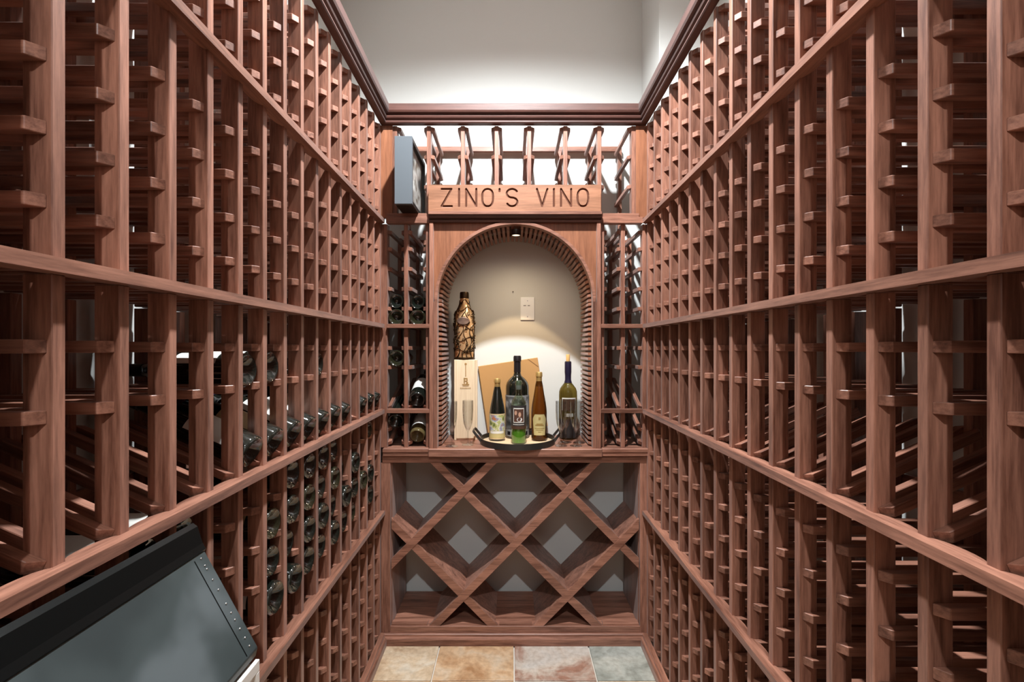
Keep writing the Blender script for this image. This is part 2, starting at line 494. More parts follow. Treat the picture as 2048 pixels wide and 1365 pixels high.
LOW = [0.047, 0.142, 0.237, 0.332, 0.427, 0.522]
MID = [0.625, 0.720, 0.816, 0.912, 1.008]
DISP = [1.31, 1.402]
UPP = [1.5085, 1.59, 1.685, 1.78, 1.875]
TOP = [2.06, 2.155, 2.25, 2.345, 2.447]
KS = list(range(-12, 16))
Z_SPLIT = 1.4875
def make_side(sg, loc, rot, s_first, side):
    low = empty('wine_rack', (loc, 0, 0), rot)
    tag(low, f'long lower {side}-hand redwood wine rack standing on the floor', 'wine rack', 'redwood wine racks')
    up = empty('wine_rack', (loc, 0, 0), rot)
    tag(up, f'long upper {side}-hand redwood wine rack under the crown moulding', 'wine rack', 'redwood wine racks')
    bpy.context.view_layer.update()
    for o in (low, up):
        o.matrix_basis = Matrix.Translation((loc, 0, 0)) @ Matrix.Rotation(rot, 4, 'Z')
    ups = side_rack(low, sg, s_first, KS, 0.0, Z_SPLIT, LOW+MID+DISP, [1.113])
    side_rack(up, sg, s_first, KS, 1.5065, 2.448, UPP+TOP, [])
    s0, s1 = ups[0]-0.05, YB - 0.0005
    ups2 = ups[:-1] + [YB]
    # mitred at the corner with the back racks' rails
    for z, par in ((0.608, low), (1.087, low), (Z_SPLIT, up), (1.981, up)):
        face_rail(par, sg, s0, s1 if z > 0.9 else YB-0.0135, z, z+0.019, ups if z > 0.9 else ups[:-1], ext1=0.0205 if z > 0.9 else 0.0)
    # back stretchers
    for par, zs in ((low, (0.30, 1.05)), (up, (1.60, 2.40))):
        for z in zs:
            b = MB(); b.box(sg*RACK_D, sg*(RACK_D+0.012), s0, s1, z, z+0.04); b.build('back_stretcher', WY, par)
    # narrow post closing the corner
    return low, up, ups
YL0, YR0 = 0.6114, 0.6030
lowL, upL, upsL = make_side(-1, XL, ROT_L, YL0, 'left')
lowR, upR, upsR = make_side(1, XR, ROT_R, YR0, 'right')

# ------------------------------------------------------------------ back racks: local x = depth, local y = -X
def back_rack(name, label, xs, z0, z1, levels, slopes, face, rails_wide=None, end_ext=(0,0), mat=WZ):
    root = empty(name, (0, YB, 0), PI/2)
    tag(root, label, 'wine rack', 'redwood wine racks')
    um = upright_mesh(1, z0, z1, mat); pm = upright_mesh(1, z0, z1, name='back_post')
    n = len(xs)
    for i, x in enumerate(xs):           # x = left face of the upright in the world
        s = -x                           # far face in local y
        inst('upright', um, root, (0, s, 0)); inst('back_post', pm, root, (RACK_D-UD, s, 0))
        for near in (True, False):
            if near and i == n-1: continue   # local -y is world +X: nothing right of the last one
            if not near and i == 0: continue
            yy = s-UW if near else s
            for z in levels: inst('cross_rail', RAILM[(1, near)], root, (0, yy, z))
            for z in slopes: inst('sloped_rail', RAILM[(1, near)], root, (0, yy, z), (0, -math.radians(24), 0))
    for (a, c, za, zb, pr) in face:
        b = MB(); b.box(-pr, 0.012, -c, -a, za, zb); b.build('face_rail', WY, root, bevel=0.001)
    return root
BL = [-0.610, -0.5125, -0.4085]
BR = [0.4185, 0.517, 0.619]
ZC = 0.922
face_l = [(-0.592, -0.389, 1.981, 2.010, 0.021), (-0.588, -0.389, Z_SPLIT, Z_SPLIT+0.019, 0.021), (-0.588, -0.389, 1.087, 1.106, 0.021)]
face_r = [(0.419, 0.615, 1.981, 2.010, 0.021), (0.419, 0.615, Z_SPLIT, Z_SPLIT+0.019, 0.021), (0.419, 0.615, 1.087, 1.106, 0.021)]
rkL = back_rack('wine_rack', 'narrow two-column redwood wine rack left of the arch, holding bottles', BL, ZC, 1.981, UPP+[1.955]+DISP, [1.113, 0.943], face_l)
for near, x in ((True, BL[0]), (False, BL[1])):      # steep pair of the left column only
    inst('sloped_rail', RAILM[(1, near)], rkL, (0, -x-UW if near else -x, 1.008), (0, -math.radians(24), 0))
rkR = back_rack('wine_rack', 'narrow two-column redwood wine rack right of the arch, empty', BR, ZC, 1.981, UPP+[1.955]+DISP, [1.113, 1.008, 0.943], face_r)
for rk, xs in ((rkL, BL), (rkR, BR)):
    b = MB(); b.box(RACK_D-0.02, RACK_D, -xs[2]-UW, -xs[0], 1.95, 1.975); b.build('back_stretcher', WY, rk)
# top magnum rack above the sign
TX = [-0.565, -0.4045, -0.243, -0.083, 0.0725, 0.244, 0.4055, 0.567]
rkT = back_rack('wine_rack', 'open redwood magnum rack above the carved sign', TX, 2.0305, 2.448, [2.172, 2.314, 2.447], [], [(-0.59, -0.3895, 2.0105, 2.030, 0.012), (0.4185, 0.60, 2.0105, 2.030, 0.012)])
b = MB(); b.box(RACK_D-0.022, RACK_D-0.002, -0.59, 0.59, 2.452, 2.478); b.build('top_bar', WY, rkT, bevel=0.001)
for x0, x1 in ((-0.632, -0.5655), (0.5865, 0.655)):
    b = MB(); b.box(-0.004, 0.014, -x1, -x0, 2.010, 2.448); b.build('corner_panel', PANEL, rkT, bevel=0.001)
for x0, x1, rk in ((-0.632, -0.5915, rkL), (0.6385, 0.665, rkR)):
    b = MB(); b.box(-0.004, 0.014, -x1, -x0, ZC, 1.981); b.build('corner_panel', WZ, rk, bevel=0.001)

# ------------------------------------------------------------------ crown and base mouldings
CR = [(0.0, 2.4485), (0.026, 2.4485), (0.029, 2.453), (0.029, 2.458), (0.024, 2.462), (0.024, 2.466), (0.033, 2.470), (0.036, 2.476), (0.033, 2.481),
      (0.030, 2.484), (0.030, 2.488), (0.043, 2.492), (0.047, 2.500), (0.048, 2.528), (0.045, 2.531), (0.0, 2.531)]
def mould_side(name, sg, loc, rot, prof, s0, yb, mat):
    b = MB(); n = len(prof)
    vs = [(-sg*p, s0, z) for p, z in prof] + [(-sg*p, yb-p, z) for p, z in prof]
    fs = [tuple(range(n)), tuple(range(2*n-1, n-1, -1))] + [(i, i+n, (i+1) % n+n, (i+1) % n) for i in range(n)]
    b.add(vs, fs); o = b.build(name, mat)
    o.location = (loc, 0, 0); o.rotation_euler = (0, 0, rot)
    return struct(o)
def mould_back(name, prof, xl, xr, yb, mat):
    b = MB(); n = len(prof)
    vs = [(xl+p, yb-p, z) for p, z in prof] + [(xr-p, yb-p, z) for p, z in prof]
    fs = [tuple(range(n)), tuple(range(2*n-1, n-1, -1))] + [(i, i+n, (i+1) % n+n, (i+1) % n) for i in range(n)]
    b.add(vs, fs); return struct(b.build(name, mat))
XLB = XL - math.tan(ROT_L)*YB; XRB = XR + math.tan(-ROT_R)*YB
mould_side('trim_2', -1, XL, ROT_L, CR, -0.72, YB, CROWN_M)
mould_side('trim_3', 1, XR, ROT_R, CR, -0.72, YB, CROWN_M)
mould_back('trim_4', CR, XLB, XRB, YB, CROWN_MX)
BS = [(0.0, 0.0), (0.034, 0.0), (0.034, 0.030), (0.031, 0.036), (0.022, 0.038), (0.022, 0.046), (0.018, 0.050), (0.0, 0.050)]
mould_side('baseboard_left', -1, XL, ROT_L, BS, -0.72, YB-0.001, WY)
mould_side('baseboard_right', 1, XR, ROT_R, BS, -0.72, YB-0.001, WY)
mould_back('baseboard_back', BS, XLB, XRB, YB-0.001, WX)

# ------------------------------------------------------------------ arched display unit
AX, AZ, AR = 0.0145, 1.611, 0.3655
arch = empty('arched_display', (AX, YB, ZC))
tag(arch, 'redwood arch lined with thin slats framing a lit display niche', 'display niche')
def apart(name, b, mat, **kw):           # geometry in world coordinates, parented to the arch
    b.v = [(x-AX, y-YB, z-ZC) for x, y, z in b.v]
    return b.build(name, mat, arch, **kw)
for sx in (-1, 1):
    b = MB(); b.box(AX+sx*0.3845, AX+sx*0.4035, YB-0.022, YB+0.02, ZC, 1.985); apart('stile', b, WZ, bevel=0.0015)
    b = MB(); b.box(AX+sx*0.3655, AX+sx*0.3840, YB-0.022, YB+0.02, ZC, AZ); apart('jamb', b, WZ, bevel=0.001)
# bent front edge band
b = MB(); n = 48; ro = AR+0.0135
vs = []
for i in range(n+1):
    a = PI*i/n
    for r in (AR, ro):
        for y in (YB-0.022, YB+0.02):
            vs.append((AX+r*math.cos(a), y, AZ+r*math.sin(a)))
fs = []
for i in range(n):
    q, e = 4*i, 4*(i+1)
    fs += [(q, e, e+2, q+2), (q+1, q+3, e+3, e+1), (q, q+1, e+1, e), (q+2, e+2, e+3, q+3)]
fs += [(0, 2, 3, 1), (4*n, 4*n+1, 4*n+3, 4*n+2)]
b.add(vs, fs); apart('arch_band', b, WX, smooth=35)
# spandrel panels, set back
for sx in (-1, 1):
    pl = []
    for i in range(n//2+1):
        a = PI/2*i/(n//2)
        pl.append((sx*ro*math.cos(a), AZ+ro*math.sin(a)))
    pl += [(0.0, 1.992), (sx*0.3845, 1.992)]
    pl = [(sx*0.3845, AZ)] + pl
    b = MB(); b.prism([(AX+u, v) for u, v in pl], YB-0.002, YB+0.012, lambda u, v, a: (u, a, v))
    apart('spandrel', b, PANEL)
# slats
sl = MB(); sl.prism([(0.0, 0.0), (0.016, -0.012), (0.255, -0.012), (0.262, 0.0), (0.262, 0.012), (0.0, 0.012)], -0.0068, 0.0068, lambda u, v, a: (v, u, a))
SLM = sl.mesh('slat', WY, bevel=0.001)
def slat(x, z, ang):                      # local -x points to the inside of the niche
    o = inst('slat', SLM, arch, (x-AX, 0.024, z-ZC)); o.rotation_euler = (0, ang, 0)
nz = 29
for i in range(nz):
    z = ZC+0.013+(AZ-ZC-0.02)*i/(nz-1)
    slat(AX+AR-0.001, z, 0.0); slat(AX-AR+0.001, z, PI)
na = 50
for i in range(na):
    a = PI*(i+0.5)/na
    slat(AX+(AR-0.001)*math.cos(a), AZ+(AR-0.001)*math.sin(a), -a)
# rear hoop that carries the slats
b = MB(); vs = []; fs = []
for i in range(n+1):
    a = PI*i/n
    for r in (AR+0.012, AR+0.03):
        for y in (YB+0.255, YB+0.27):
            vs.append((AX+r*math.cos(a), y, AZ+r*math.sin(a)))
for i in range(n):
    q, e = 4*i, 4*(i+1)
    fs += [(q, e, e+2, q+2), (q+1, q+3, e+3, e+1), (q, q+1, e+1, e), (q+2, e+2, e+3, q+3)]
fs += [(0, 2, 3, 1), (4*n, 4*n+1, 4*n+3, 4*n+2)]
b.add(vs, fs); apart('rear_hoop', b, WX)
for sx in (-1, 1):
    b = MB(); b.box(AX+sx*(AR+0.012), AX+sx*(AR+0.018), YB+0.03, YB+0.27, ZC, AZ); apart('side_panel', b, WZ)
# moulding and shelf over the arch
b = MB(); b.prism([(0.02, 1.985), (-0.026, 1.985), (-0.030, 1.992), (-0.026, 1.998), (-0.038, 2.004), (-0.042, 2.013), (-0.042, 2.0155), (0.02, 2.0155)], AX-0.4035, AX+0.4035, lambda u, v, a: (a, YB+u, v))
apart('lintel_moulding', b, CROWN_MX)
b = MB(); b.box(AX-0.4035, AX+0.4035, YB-0.046, YB+0.324, 2.0155, 2.030); apart('shelf', b, WX, bevel=0.001)

# under-arch puck lamp
pk = empty('puck_lamp', (AX+0.005, 2.205, 1.962)); tag(pk, 'small black puck lamp under the top of the arch', 'lamp')
b = MB(); b.lathe([(0.001, 0), (0.024, 0), (0.024, -0.022), (0.021, -0.026), (0.019, -0.026)], 24, cap=False); b.build('housing', CAP_BLACK, pk, 40)
b = MB(); b.lathe([(0.001, -0.024), (0.019, -0.024)], 24, cap=False); b.build('lens', PUCKLENS, pk)
ld = bpy.data.lights.new('puck_light', 'SPOT'); ld.energy = PUCK_W; ld.color = (1.0, 0.68, 0.36); ld.spot_size = math.radians(78); ld.spot_blend = 0.12; ld.shadow_soft_size = 0.008
lo = link(bpy.data.objects.new('puck_light', ld), pk); lo.location = (0, 0, -0.03)
# added wide fill spot at the puck, lifts the dim niche wall
ld = bpy.data.lights.new('niche_fill', 'SPOT'); ld.energy = 4.5; ld.color = (1.0, 0.80, 0.55); ld.spot_size = math.radians(165); ld.spot_blend = 1.0; ld.shadow_soft_size = 0.018
lo = link(bpy.data.objects.new('niche_fill', ld), pk); lo.location = (0, 0, -0.03)

# ------------------------------------------------------------------ carved sign
def sign():
    x0, x1, z0, z1 = -0.389, 0.414, 2.0302, 2.1535
    yf, yb = 2.128, 2.156
    k = 1/(3.531*429.6)
    def cx(c): return x0 + (c-412)*k*1.0
    zt, zb = 2.0302+0.0235+0.080, 2.0302+0.0235
    H = zt-zb
    S = []
    def ln(a, b_): S.append((a, b_))
    def poly(ps):
        for a, b_ in zip(ps[:-1], ps[1:]): ln(a, b_)
    def L(cL, cR, pts): poly([(cx(cL)+(cx(cR)-cx(cL))*u, zb+H*v) for u, v in pts])
    L(505, 578, [(0, 1), (0.95, 1), (0, 0), (1, 0)])
    L(626, 630, [(0.5, 1), (0.5, 0)])
    L(678, 750, [(0, 0), (0, 1), (1, 0), (1, 1)])
    def oval():
        pts = []
        for i in range(33):
            a = 2*PI*i/32
            c, s = math.cos(a), math.sin(a)
            pts.append((0.5+0.5*math.copysign(abs(c)**0.85, c), 0.5+0.5*math.copysign(abs(s)**0.72, s)))
        return pts
    L(792, 868, oval())
    L(912, 916, [(0.5, 1), (0.5, 0.86)])
    sp = []
    for i in range(15):
        a = math.radians(25 + (270-25)*i/14); sp.append((0.5+0.5*math.cos(a), 0.75+0.25*math.sin(a)))
    for i in range(15):
        a = math.radians(90 - (245+0)*i/14); sp.append((0.5+0.5*math.cos(a), 0.25+0.25*math.sin(a)))
    L(965, 1040, sp)
    L(1178, 1252, [(0, 1), (0.5, 0), (1, 1)])
    L(1296, 1300, [(0.5, 1), (0.5, 0)])
    L(1348, 1420, [(0, 0), (0, 1), (1, 0), (1, 1)])
    L(1465, 1540, oval())
    r = 0.0043
    step = 0.0016
    nx = int((x1-x0)/step); nzz = int((z1-z0)/step)
    dep = [[0.0]*(nzz+1) for _ in range(nx+1)]
    dx = (x1-x0)/nx; dz = (z1-z0)/nzz
    for (ax, az), (bx, bz) in S:
        i0 = max(0, int((min(ax, bx)-r-x0)/dx)); i1 = min(nx, int((max(ax, bx)+r-x0)/dx)+1)
        j0 = max(0, int((min(az, bz)-r-z0)/dz)); j1 = min(nzz, int((max(az, bz)+r-z0)/dz)+1)
        vx, vz = bx-ax, bz-az; l2 = vx*vx+vz*vz+1e-12
        for i in range(i0, i1+1):
            px = x0+i*dx
            for j in range(j0, j1+1):
                pz = z0+j*dz
                t = min(1, max(0, ((px-ax)*vx+(pz-az)*vz)/l2))
                d = math.hypot(px-ax-t*vx, pz-az-t*vz)
                if d < r:
                    q = 0.0065*math.sqrt(1-(d/r)**2)
                    if q > dep[i][j]: dep[i][j] = q
    b = MB(); vs = []; W = nzz+1
    ox = (x0+x1)/2
    for i in range(nx+1):
        for j in range(nzz+1):
            vs.append((x0+i*dx-ox, yf+dep[i][j]-YB, z0+j*dz-2.0302))
    fg, fw = [], []
    for i in range(nx):
        for j in range(nzz):
            f = (i*W+j, (i+1)*W+j, (i+1)*W+j+1, i*W+j+1)
            m = dep[i][j]+dep[i+1][j]+dep[i+1][j+1]+dep[i][j+1]
            (fg if m > 0.0075 else fw).append(f)
    # back and edges
    e = len(vs)
    vs += [(x0-ox, yb-YB, 0), (x1-ox, yb-YB, 0), (x1-ox, yb-YB, z1-2.0302), (x0-ox, yb-YB, z1-2.0302)]
    c00, c10, c11, c01 = 0, nx*W, nx*W+nzz, nzz
    fw.append((e, e+3, e+2, e+1))
    fw.append(tuple([i*W for i in range(nx+1)]) + (e+1, e))
    fw.append(tuple([i*W+nzz for i in range(nx, -1, -1)]) + (e+3, e+2))
    fw.append(tuple([j for j in range(nzz, -1, -1)]) + (e, e+3))
    fw.append(tuple([nx*W+j for j in range(nzz+1)]) + (e+2, e+1))
    b.v = vs; b.f = fw+fg; b.m = [0]*len(fw)+[1]*len(fg)
    o = b.build('carved_sign', [SIGN_W, GROOVE])
    o.location = (ox, YB, 2.0302)
    tag(o, "carved cedar sign reading ZINO'S VINO on the shelf above the arch", 'sign')
sign()

# ------------------------------------------------------------------ counter and diamond bin
cn = empty('counter_top', (AX, YB, 0.887)); tag(cn, 'redwood counter ledge under the arch, stepped at both ends', 'counter')
def cpart(name, x0, x1, y0, y1, z0, z1, mat=WX):
    b = MB(); b.box(x0-AX, x1-AX, y0-YB, y1-YB, z0-0.887, z1-0.887); return b.build(name, mat, cn, bevel=0.0025)
cpart('centre_board', -0.390, 0.421, YB-0.040, YB+0.315, 0.885, ZC)
for a, c in ((-0.607, -0.3905), (0.4215, 0.640)):
    cpart('end_board', a, c, YB-0.030, YB+0.315, 0.904, ZC)
    cpart('end_board_lower', a, c, YB-0.026, YB+0.315, 0.885, 0.9035)

bin_ = empty('diamond_bin', (AX, YB, 0.05)); tag(bin_, 'redwood diamond lattice wine bin below the counter', 'wine rack', 'redwood wine racks')
def bpart(name, b, mat, par=None, **kw):
    b.v = [(x-AX, y-YB, z-0.05) for x, y, z in b.v]
    return b.build(name, mat, par or bin_, **kw)
BX0, BX1, BZ0, BZ1 = -0.574, 0.604, 0.080, 0.852
b = MB(); b.box(-0.612, 0.645, YB-0.012, YB+0.008, BZ1, 0.885); bpart('apron', b, WX, bevel=0.001)
for a, c in ((-0.618, BX0), (BX1, 0.650)):
    b = MB(); b.box(a, c, YB-0.012, YB+0.008, 0.05, BZ1); bpart('stile', b, WZ, bevel=0.001)
b = MB(); b.box(BX0, BX1, YB-0.012, YB+0.008, 0.05, BZ0); bpart('bottom_rail', b, WX, bevel=0.001)
for a, c in ((BX0-0.012, BX0+0.004), (BX1-0.004, BX1+0.012)):
    b = MB(); b.box(a, c, YB+0.0085, YB+0.29, 0.05, 0.884); bpart('side_panel', b, WZ)
b = MB(); b.box(BX0+0.0045, BX1-0.0045, YB+0.0085, YB+0.30, 0.062, BZ0); bpart('bottom_shelf', b, WX)
q = 0.2455; xc = 0.0165; zc = 0.468
def latt(sgn, xnode):
    """line through (xnode, zc) with slope sgn, clipped to the opening"""
    def zx(x): return zc + sgn*(x-xnode)*1.012
    pts = []
    xa, xb = BX0+0.004, BX1-0.004
    za, zb = zx(xa), zx(xb)
    def clip(x, z):
        if z > BZ1: x = xnode + sgn*(BZ1-zc)/1.012; z = BZ1
        if z < BZ0: x = xnode + sgn*(BZ0-zc)/1.012; z = BZ0
        return Vector((x, z))
    return clip(xa, za), clip(xb, zb)
def plank(p0, p1, th, y0, y1):
    d = (p1-p0).normalized(); nn = Vector((-d.y, d.x))*th/2
    # cut the ends parallel to the frame so that nothing sticks out
    def end(p, s):
        on_side = min(abs(p.x-(BX0+0.004)), abs(p.x-(BX1-0.004))) < 1e-4
        res = []
        for o_ in (p+nn, p-nn):
            if on_side: t = (p.x-o_.x)/d.x
            else: t = (p.y-o_.y)/d.y
            res.append(o_+d*t)
        return res
    a = end(p0, -1); c = end(p1, 1)
    b = MB(); b.prism([tuple(a[0]), tuple(a[1]), tuple(c[1]), tuple(c[0])], y0, y1, lambda u, v, w_: (u, w_, v))
    return b
for sgn in (1, -1):
    for xn in (xc-2*q, xc, xc+2*q):
        p0, p1 = latt(sgn, xn)
        pl = bpart('lattice_board', plank(p0, p1, 0.018, YB+0.009, YB+0.285), WX if True else WZ)
        yy = (YB-0.010, YB+0.0085) if sgn > 0 else (YB-0.008, YB+0.0085)
        bpart('lattice_strip', plank(p0, p1, 0.035, *yy), WX, pl)
for a, c in ((-0.570, -0.40), (-0.06, 0.095), (0.43, 0.600)):
    b = MB(); b.box(a, c, YB-0.006, YB+0.030, BZ0, BZ0+0.008); bpart('front_cleat', b, WX)

# ------------------------------------------------------------------ bottles
def bottle_profile(r, h, kind='bordeaux'):
    base = [(0.0006, 0.030*r/0.038), (r*0.30, 0.027*r/0.038), (r*0.58, 0.012*r/0.038), (r*0.78, 0.002), (r*0.88, 0.0), (r*0.965, 0.003), (r, 0.010)]
    nr = 0.0145*max(1, r/0.05)
    if kind == 'bordeaux':
        up = [(r, h*0.60), (r*0.985, h*0.635), (r*0.90, h*0.675), (r*0.70, h*0.715), (nr*1.25, h*0.755), (nr, h*0.79), (nr*0.97, h*0.93)]
    elif kind == 'burgundy':
        up = [(r, h*0.44), (r*0.97, h*0.50), (r*0.84, h*0.59), (r*0.62, h*0.69), (nr*1.35, h*0.78), (nr*1.03, h*0.84), (nr*0.97, h*0.93)]
    elif kind == 'hock':
        up = [(r, h*0.42), (r*0.97, h*0.47), (r*0.86, h*0.56), (r*0.66, h*0.68), (nr*1.35, h*0.80), (nr*1.02, h*0.87), (nr*0.97, h*0.93)]
    else:
        up = [(r, h*0.55), (r*0.95, h*0.61), (r*0.72, h*0.69), (nr*1.3, h*0.76), (nr, h*0.80), (nr*0.97, h*0.93)]
    top = [(nr*1.12, h*0.935), (nr*1.12, h*0.985), (nr*0.95, h), (0.0006, h)]
    return base+up+top
def band(b, prof_r, z0, z1, a0, a1, off=0.0006, n=20, mi=0, th=0.0004):
    """curved label patch on a cylinder; closed thin shell"""
    vs = []; fs = []
    for i in range(n+1):
        a = a0+(a1-a0)*i/n
        for rr, z in ((prof_r+off, z0), (prof_r+off, z1), (prof_r+off+th, z1), (prof_r+off+th, z0)):
            vs.append((rr*math.cos(a), rr*math.sin(a), z))
    for i in range(n):
        p, e = 4*i, 4*(i+1)
        for k in range(4):
            fs.append((p+k, p+(k+1) % 4, e+(k+1) % 4, e+k))
    fs += [(0, 1, 2, 3), (4*n+3, 4*n+2, 4*n+1, 4*n)]
    b.add(vs, fs, mi); return b
def capsule_lathe(r, h, kind, frac=0.80, n=20):
    nr = 0.0145*max(1, r/0.05)
    b = MB(); b.lathe([(nr*1.045, h*frac), (nr*1.02, h*0.928), (nr*1.17, h*0.934), (nr*1.17, h*0.986), (nr*1.0, h*1.002), (0.0006, h*1.002)], n, cap=False)
    return b
BT = {}
def bottle_kit(key, r, h, kind, glass, cap, lab, z0=0.055, z1=0.15, a0=-1.4, a1=1.4):
    g = MB(); g.lathe(bottle_profile(r, h, kind), 28, cap=False)
    l = MB(); band(l, r, z0*h/0.3, z1*h/0.3, a0, a1)
    BT[key] = (g.mesh('wine_bottle', glass, 40), capsule_lathe(r, h, kind).mesh('capsule', cap, 40), l.mesh('label', lab, 40), r)
bottle_kit('dark', 0.0395, 0.300, 'bordeaux', GLASS_DK, CAP_BLACK, LAB_W)
bottle_kit('dark2', 0.0400, 0.295, 'burgundy', GLASS_DK, CAP_RED, LAB_TAN)
bottle_kit('fat', 0.0415, 0.305, 'bordeaux', GLASS_DK, CAP_NAVY, LAB_W)
bottle_kit('olive', 0.0395, 0.300, 'champ', GLASS_GR, GOLD, LAB_TAN)
bottle_kit('amber', 0.0370, 0.300, 'burgundy', GLASS_AM, GOLD, LAB_W)
def rack_bottle(key, pos, direc, roll, label, group):
    g, c, l, r = BT[key]
    o = inst('wine_bottle', g); q = Vector(direc).to_track_quat('Z', 'Y') @ Quaternion((0, 0, 1), roll)
    o.rotation_mode = 'QUATERNION'; o.rotation_quaternion = q; o.location = pos
    inst('capsule', c, o); inst('label', l, o)
    tag(o, label, 'bottle', group)
    return o
ML = Matrix.Translation((XL, 0, 0)) @ Matrix.Rotation(ROT_L, 4, 'Z')
ORD = ['zeroth', 'first', 'second', 'third', 'fourth', 'fifth', 'sixth', 'seventh', 'eighth', 'ninth', 'tenth', 'eleventh', 'twelfth', 'thirteenth', 'fourteenth', 'fifteenth', 'sixteenth']
def left_pos(k, t, z):
    s = YL0 + P*k + (P-UW)/2
    return ML @ Vector((-t, s, z))
def flat_bottle(k, z, t, key, where):
    r = BT[key][3]
    zz = z + math.sqrt(r*r-0.0262**2) + 0.0006
    d = ML.to_3x3() @ Vector((-1, 0, 0))
    rack_bottle(key, left_pos(k, t, zz), d, random.uniform(-0.5, 0.5) + PI/2, f'dark bottle in left rack, {where}, {ORD[15-k]} column from corner', 'bottles lying in the left rack')
kinds = ['dark', 'fat', 'dark2', 'fat', 'dark', 'olive']
L1, L2, L3, L4 = MID[1:]
rows = {L1: 'bottom row of middle tier', L2: 'third row of middle tier', L3: 'second row of middle tier', L4: 'top row of middle tier'}
mid = [(5, L3, .012), (5, L2, .016), (5, L1, .004), (6, L4, .010), (6, L3, .008), (6, L2, .026), (6, L1, .0), (7, L4, .004), (7, L3, .006), (7, L2, .005), (7, L1, .010),
       (8, L4, .004), (8, L3, .016), (8, L2, .004), (8, L1, .016), (9, L4, .014), (9, L3, .004), (9, L2, .020), (9, L1, .006), (10, L3, .028), (10, L2, -.002), (10, L1, .016),
       (11, L3, .0), (11, L2, .006), (11, L1, .018), (12, L2, .0), (13, L4, .012), (13, L2, .003), (13, L1, .006), (1, L4, .02), (2, L4, .03)]
for i, (k, z, t) in enumerate(mid):
    flat_bottle(k, z, t-0.007, kinds[(i*5+k) % 6] if t < 0.02 else 'dark', rows[z])
flat_bottle(13, LOW[5], 0.02, 'dark', 'just under the lowest ledge')
for k, t in ((4, .012), (5, .012), (8, .016), (12, .030), (14, .030)):
    flat_bottle(k, DISP[0], t, 'dark' if k != 5 else 'fat', 'lying above the tilted row')
for k in (8, 9):
    flat_bottle(k, UPP[0], 0.035, 'dark', 'lying on the ledge above display')
TIL = math.radians(24)
for i, k in enumerate((4, 5, 6, 7, 8, 9, 10, 12, 13, 14)):
    key = 'olive' if k == -1 else ('dark', 'dark2', 'fat')[i % 3]
    r = BT[key][3]
    d = ML.to_3x3() @ Vector((-math.cos(TIL), 0, math.sin(TIL)))
    hgt = math.sqrt(r*r-0.0262**2) + 0.001
    t = 0.002
    z = 1.113 + t*math.tan(TIL) + hgt/math.cos(TIL)
    lab = 'olive glass bottle tilted on left display row, nearest the camera' if k == -1 else f'dark bottle tilted on left display row, {ORD[15-k]} column from the corner'
    rack_bottle(key, left_pos(k, t, z), d, PI/2 + random.uniform(-0.4, 0.4), lab, 'bottles tilted on the left display row')
# two-column rack left of the arch
def col_x(i): return (BL[i]+UW + BL[i+1])/2
def back_bottle(i, z, key, tilt, t, lab, roll=-PI/2, seat=True):
    r = BT[key][3]; gap = (BL[i+1]-BL[i]-UW)/2 - RT
    h = math.sqrt(max(1e-6, r*r-gap*gap)) + 0.0006
    d = Vector((0, math.cos(tilt), math.sin(tilt)))
    zz = z + t*math.tan(tilt) + h/math.cos(tilt)
    rack_bottle(key, (col_x(i), YB+t, zz), d, roll, lab, 'bottles in the narrow rack left of the arch')
bottle_kit('slim', 0.0345, 0.300, 'bordeaux', GLASS_DK, CAP_BLACK, LAB_W)
back_bottle(0, UPP[1], 'slim', 0, 0.010, 'dark bottle stacked upper left in narrow rack left of arch')
back_bottle(1, UPP[1], 'slim', 0, 0.012, 'dark bottle stacked upper right in narrow rack left of arch')
back_bottle(0, UPP[0], 'olive', 0, 0.006, 'ridged-base bottle lying lower left on the ledge beside arch')
back_bottle(1, UPP[0], 'olive', 0, 0.008, 'ridged-base bottle lying lower right on the ledge beside arch')
back_bottle(0, DISP[0], 'olive', 0, 0.010, 'single bottle lying mid-height in narrow rack left of arch')
back_bottle(1, 1.113, 'dark', TIL, 0.002, 'tilted dark bottle with cream label in narrow rack left of arch', roll=PI/2)
back_bottle(0, 1.008, 'dark', TIL, 0.004, 'dark bottle lying just above the counter left of arch')
back_bottle(1, 0.943, 'amber', TIL, 0.004, 'amber glass bottle tilted at the foot of the narrow rack', roll=PI/2)

# ------------------------------------------------------------------ counter display
TZ = ZC + 0.0005
def at(px, Y): return (px-CX)*Y/FPX
# wooden wine box
wb = empty('wine_box', (-0.240, 2.397, TZ), math.radians(3)); tag(wb, 'tall pale pine wine box standing at the left of the niche', 'box')
w2, d2, h2 = 0.0585, 0.056, 0.411
b = MB(); b.box(-w2, w2, -d2+0.006, d2, 0, h2); b.build('body', PALEWOOD, wb, bevel=0.0015)
b = MB(); b.box(-w2+0.011, w2-0.011, -d2+0.002, -d2+0.0058, 0.008, h2-0.001); lid = b.build('sliding_lid', PALEWOOD, wb, bevel=0.001)
for s_ in (-1, 1):
    b = MB(); b.box(s_*w2, s_*(w2-0.0105), -d2, -d2+0.0058, 0, h2); b.build('edge_strip', PALEWOOD, wb, bevel=0.001)
b = MB(); b.lathe([(0.0005, 0.0), (0.006, 0.0), (0.006, 0.002), (0.0005, 0.002)], 14)
b.v = [(x, -d2+0.0012+z, y+h2-0.022) for x, y, z in b.v]; b.build('finger_notch', BURN, lid)
b = MB(); yy = -d2+0.0010
def flat(x0, x1, z0, z1): b.box(x0, x1, yy, yy+0.0012, z0, z1)
flat(-0.002, 0.002, h2-0.085, h2-0.03)
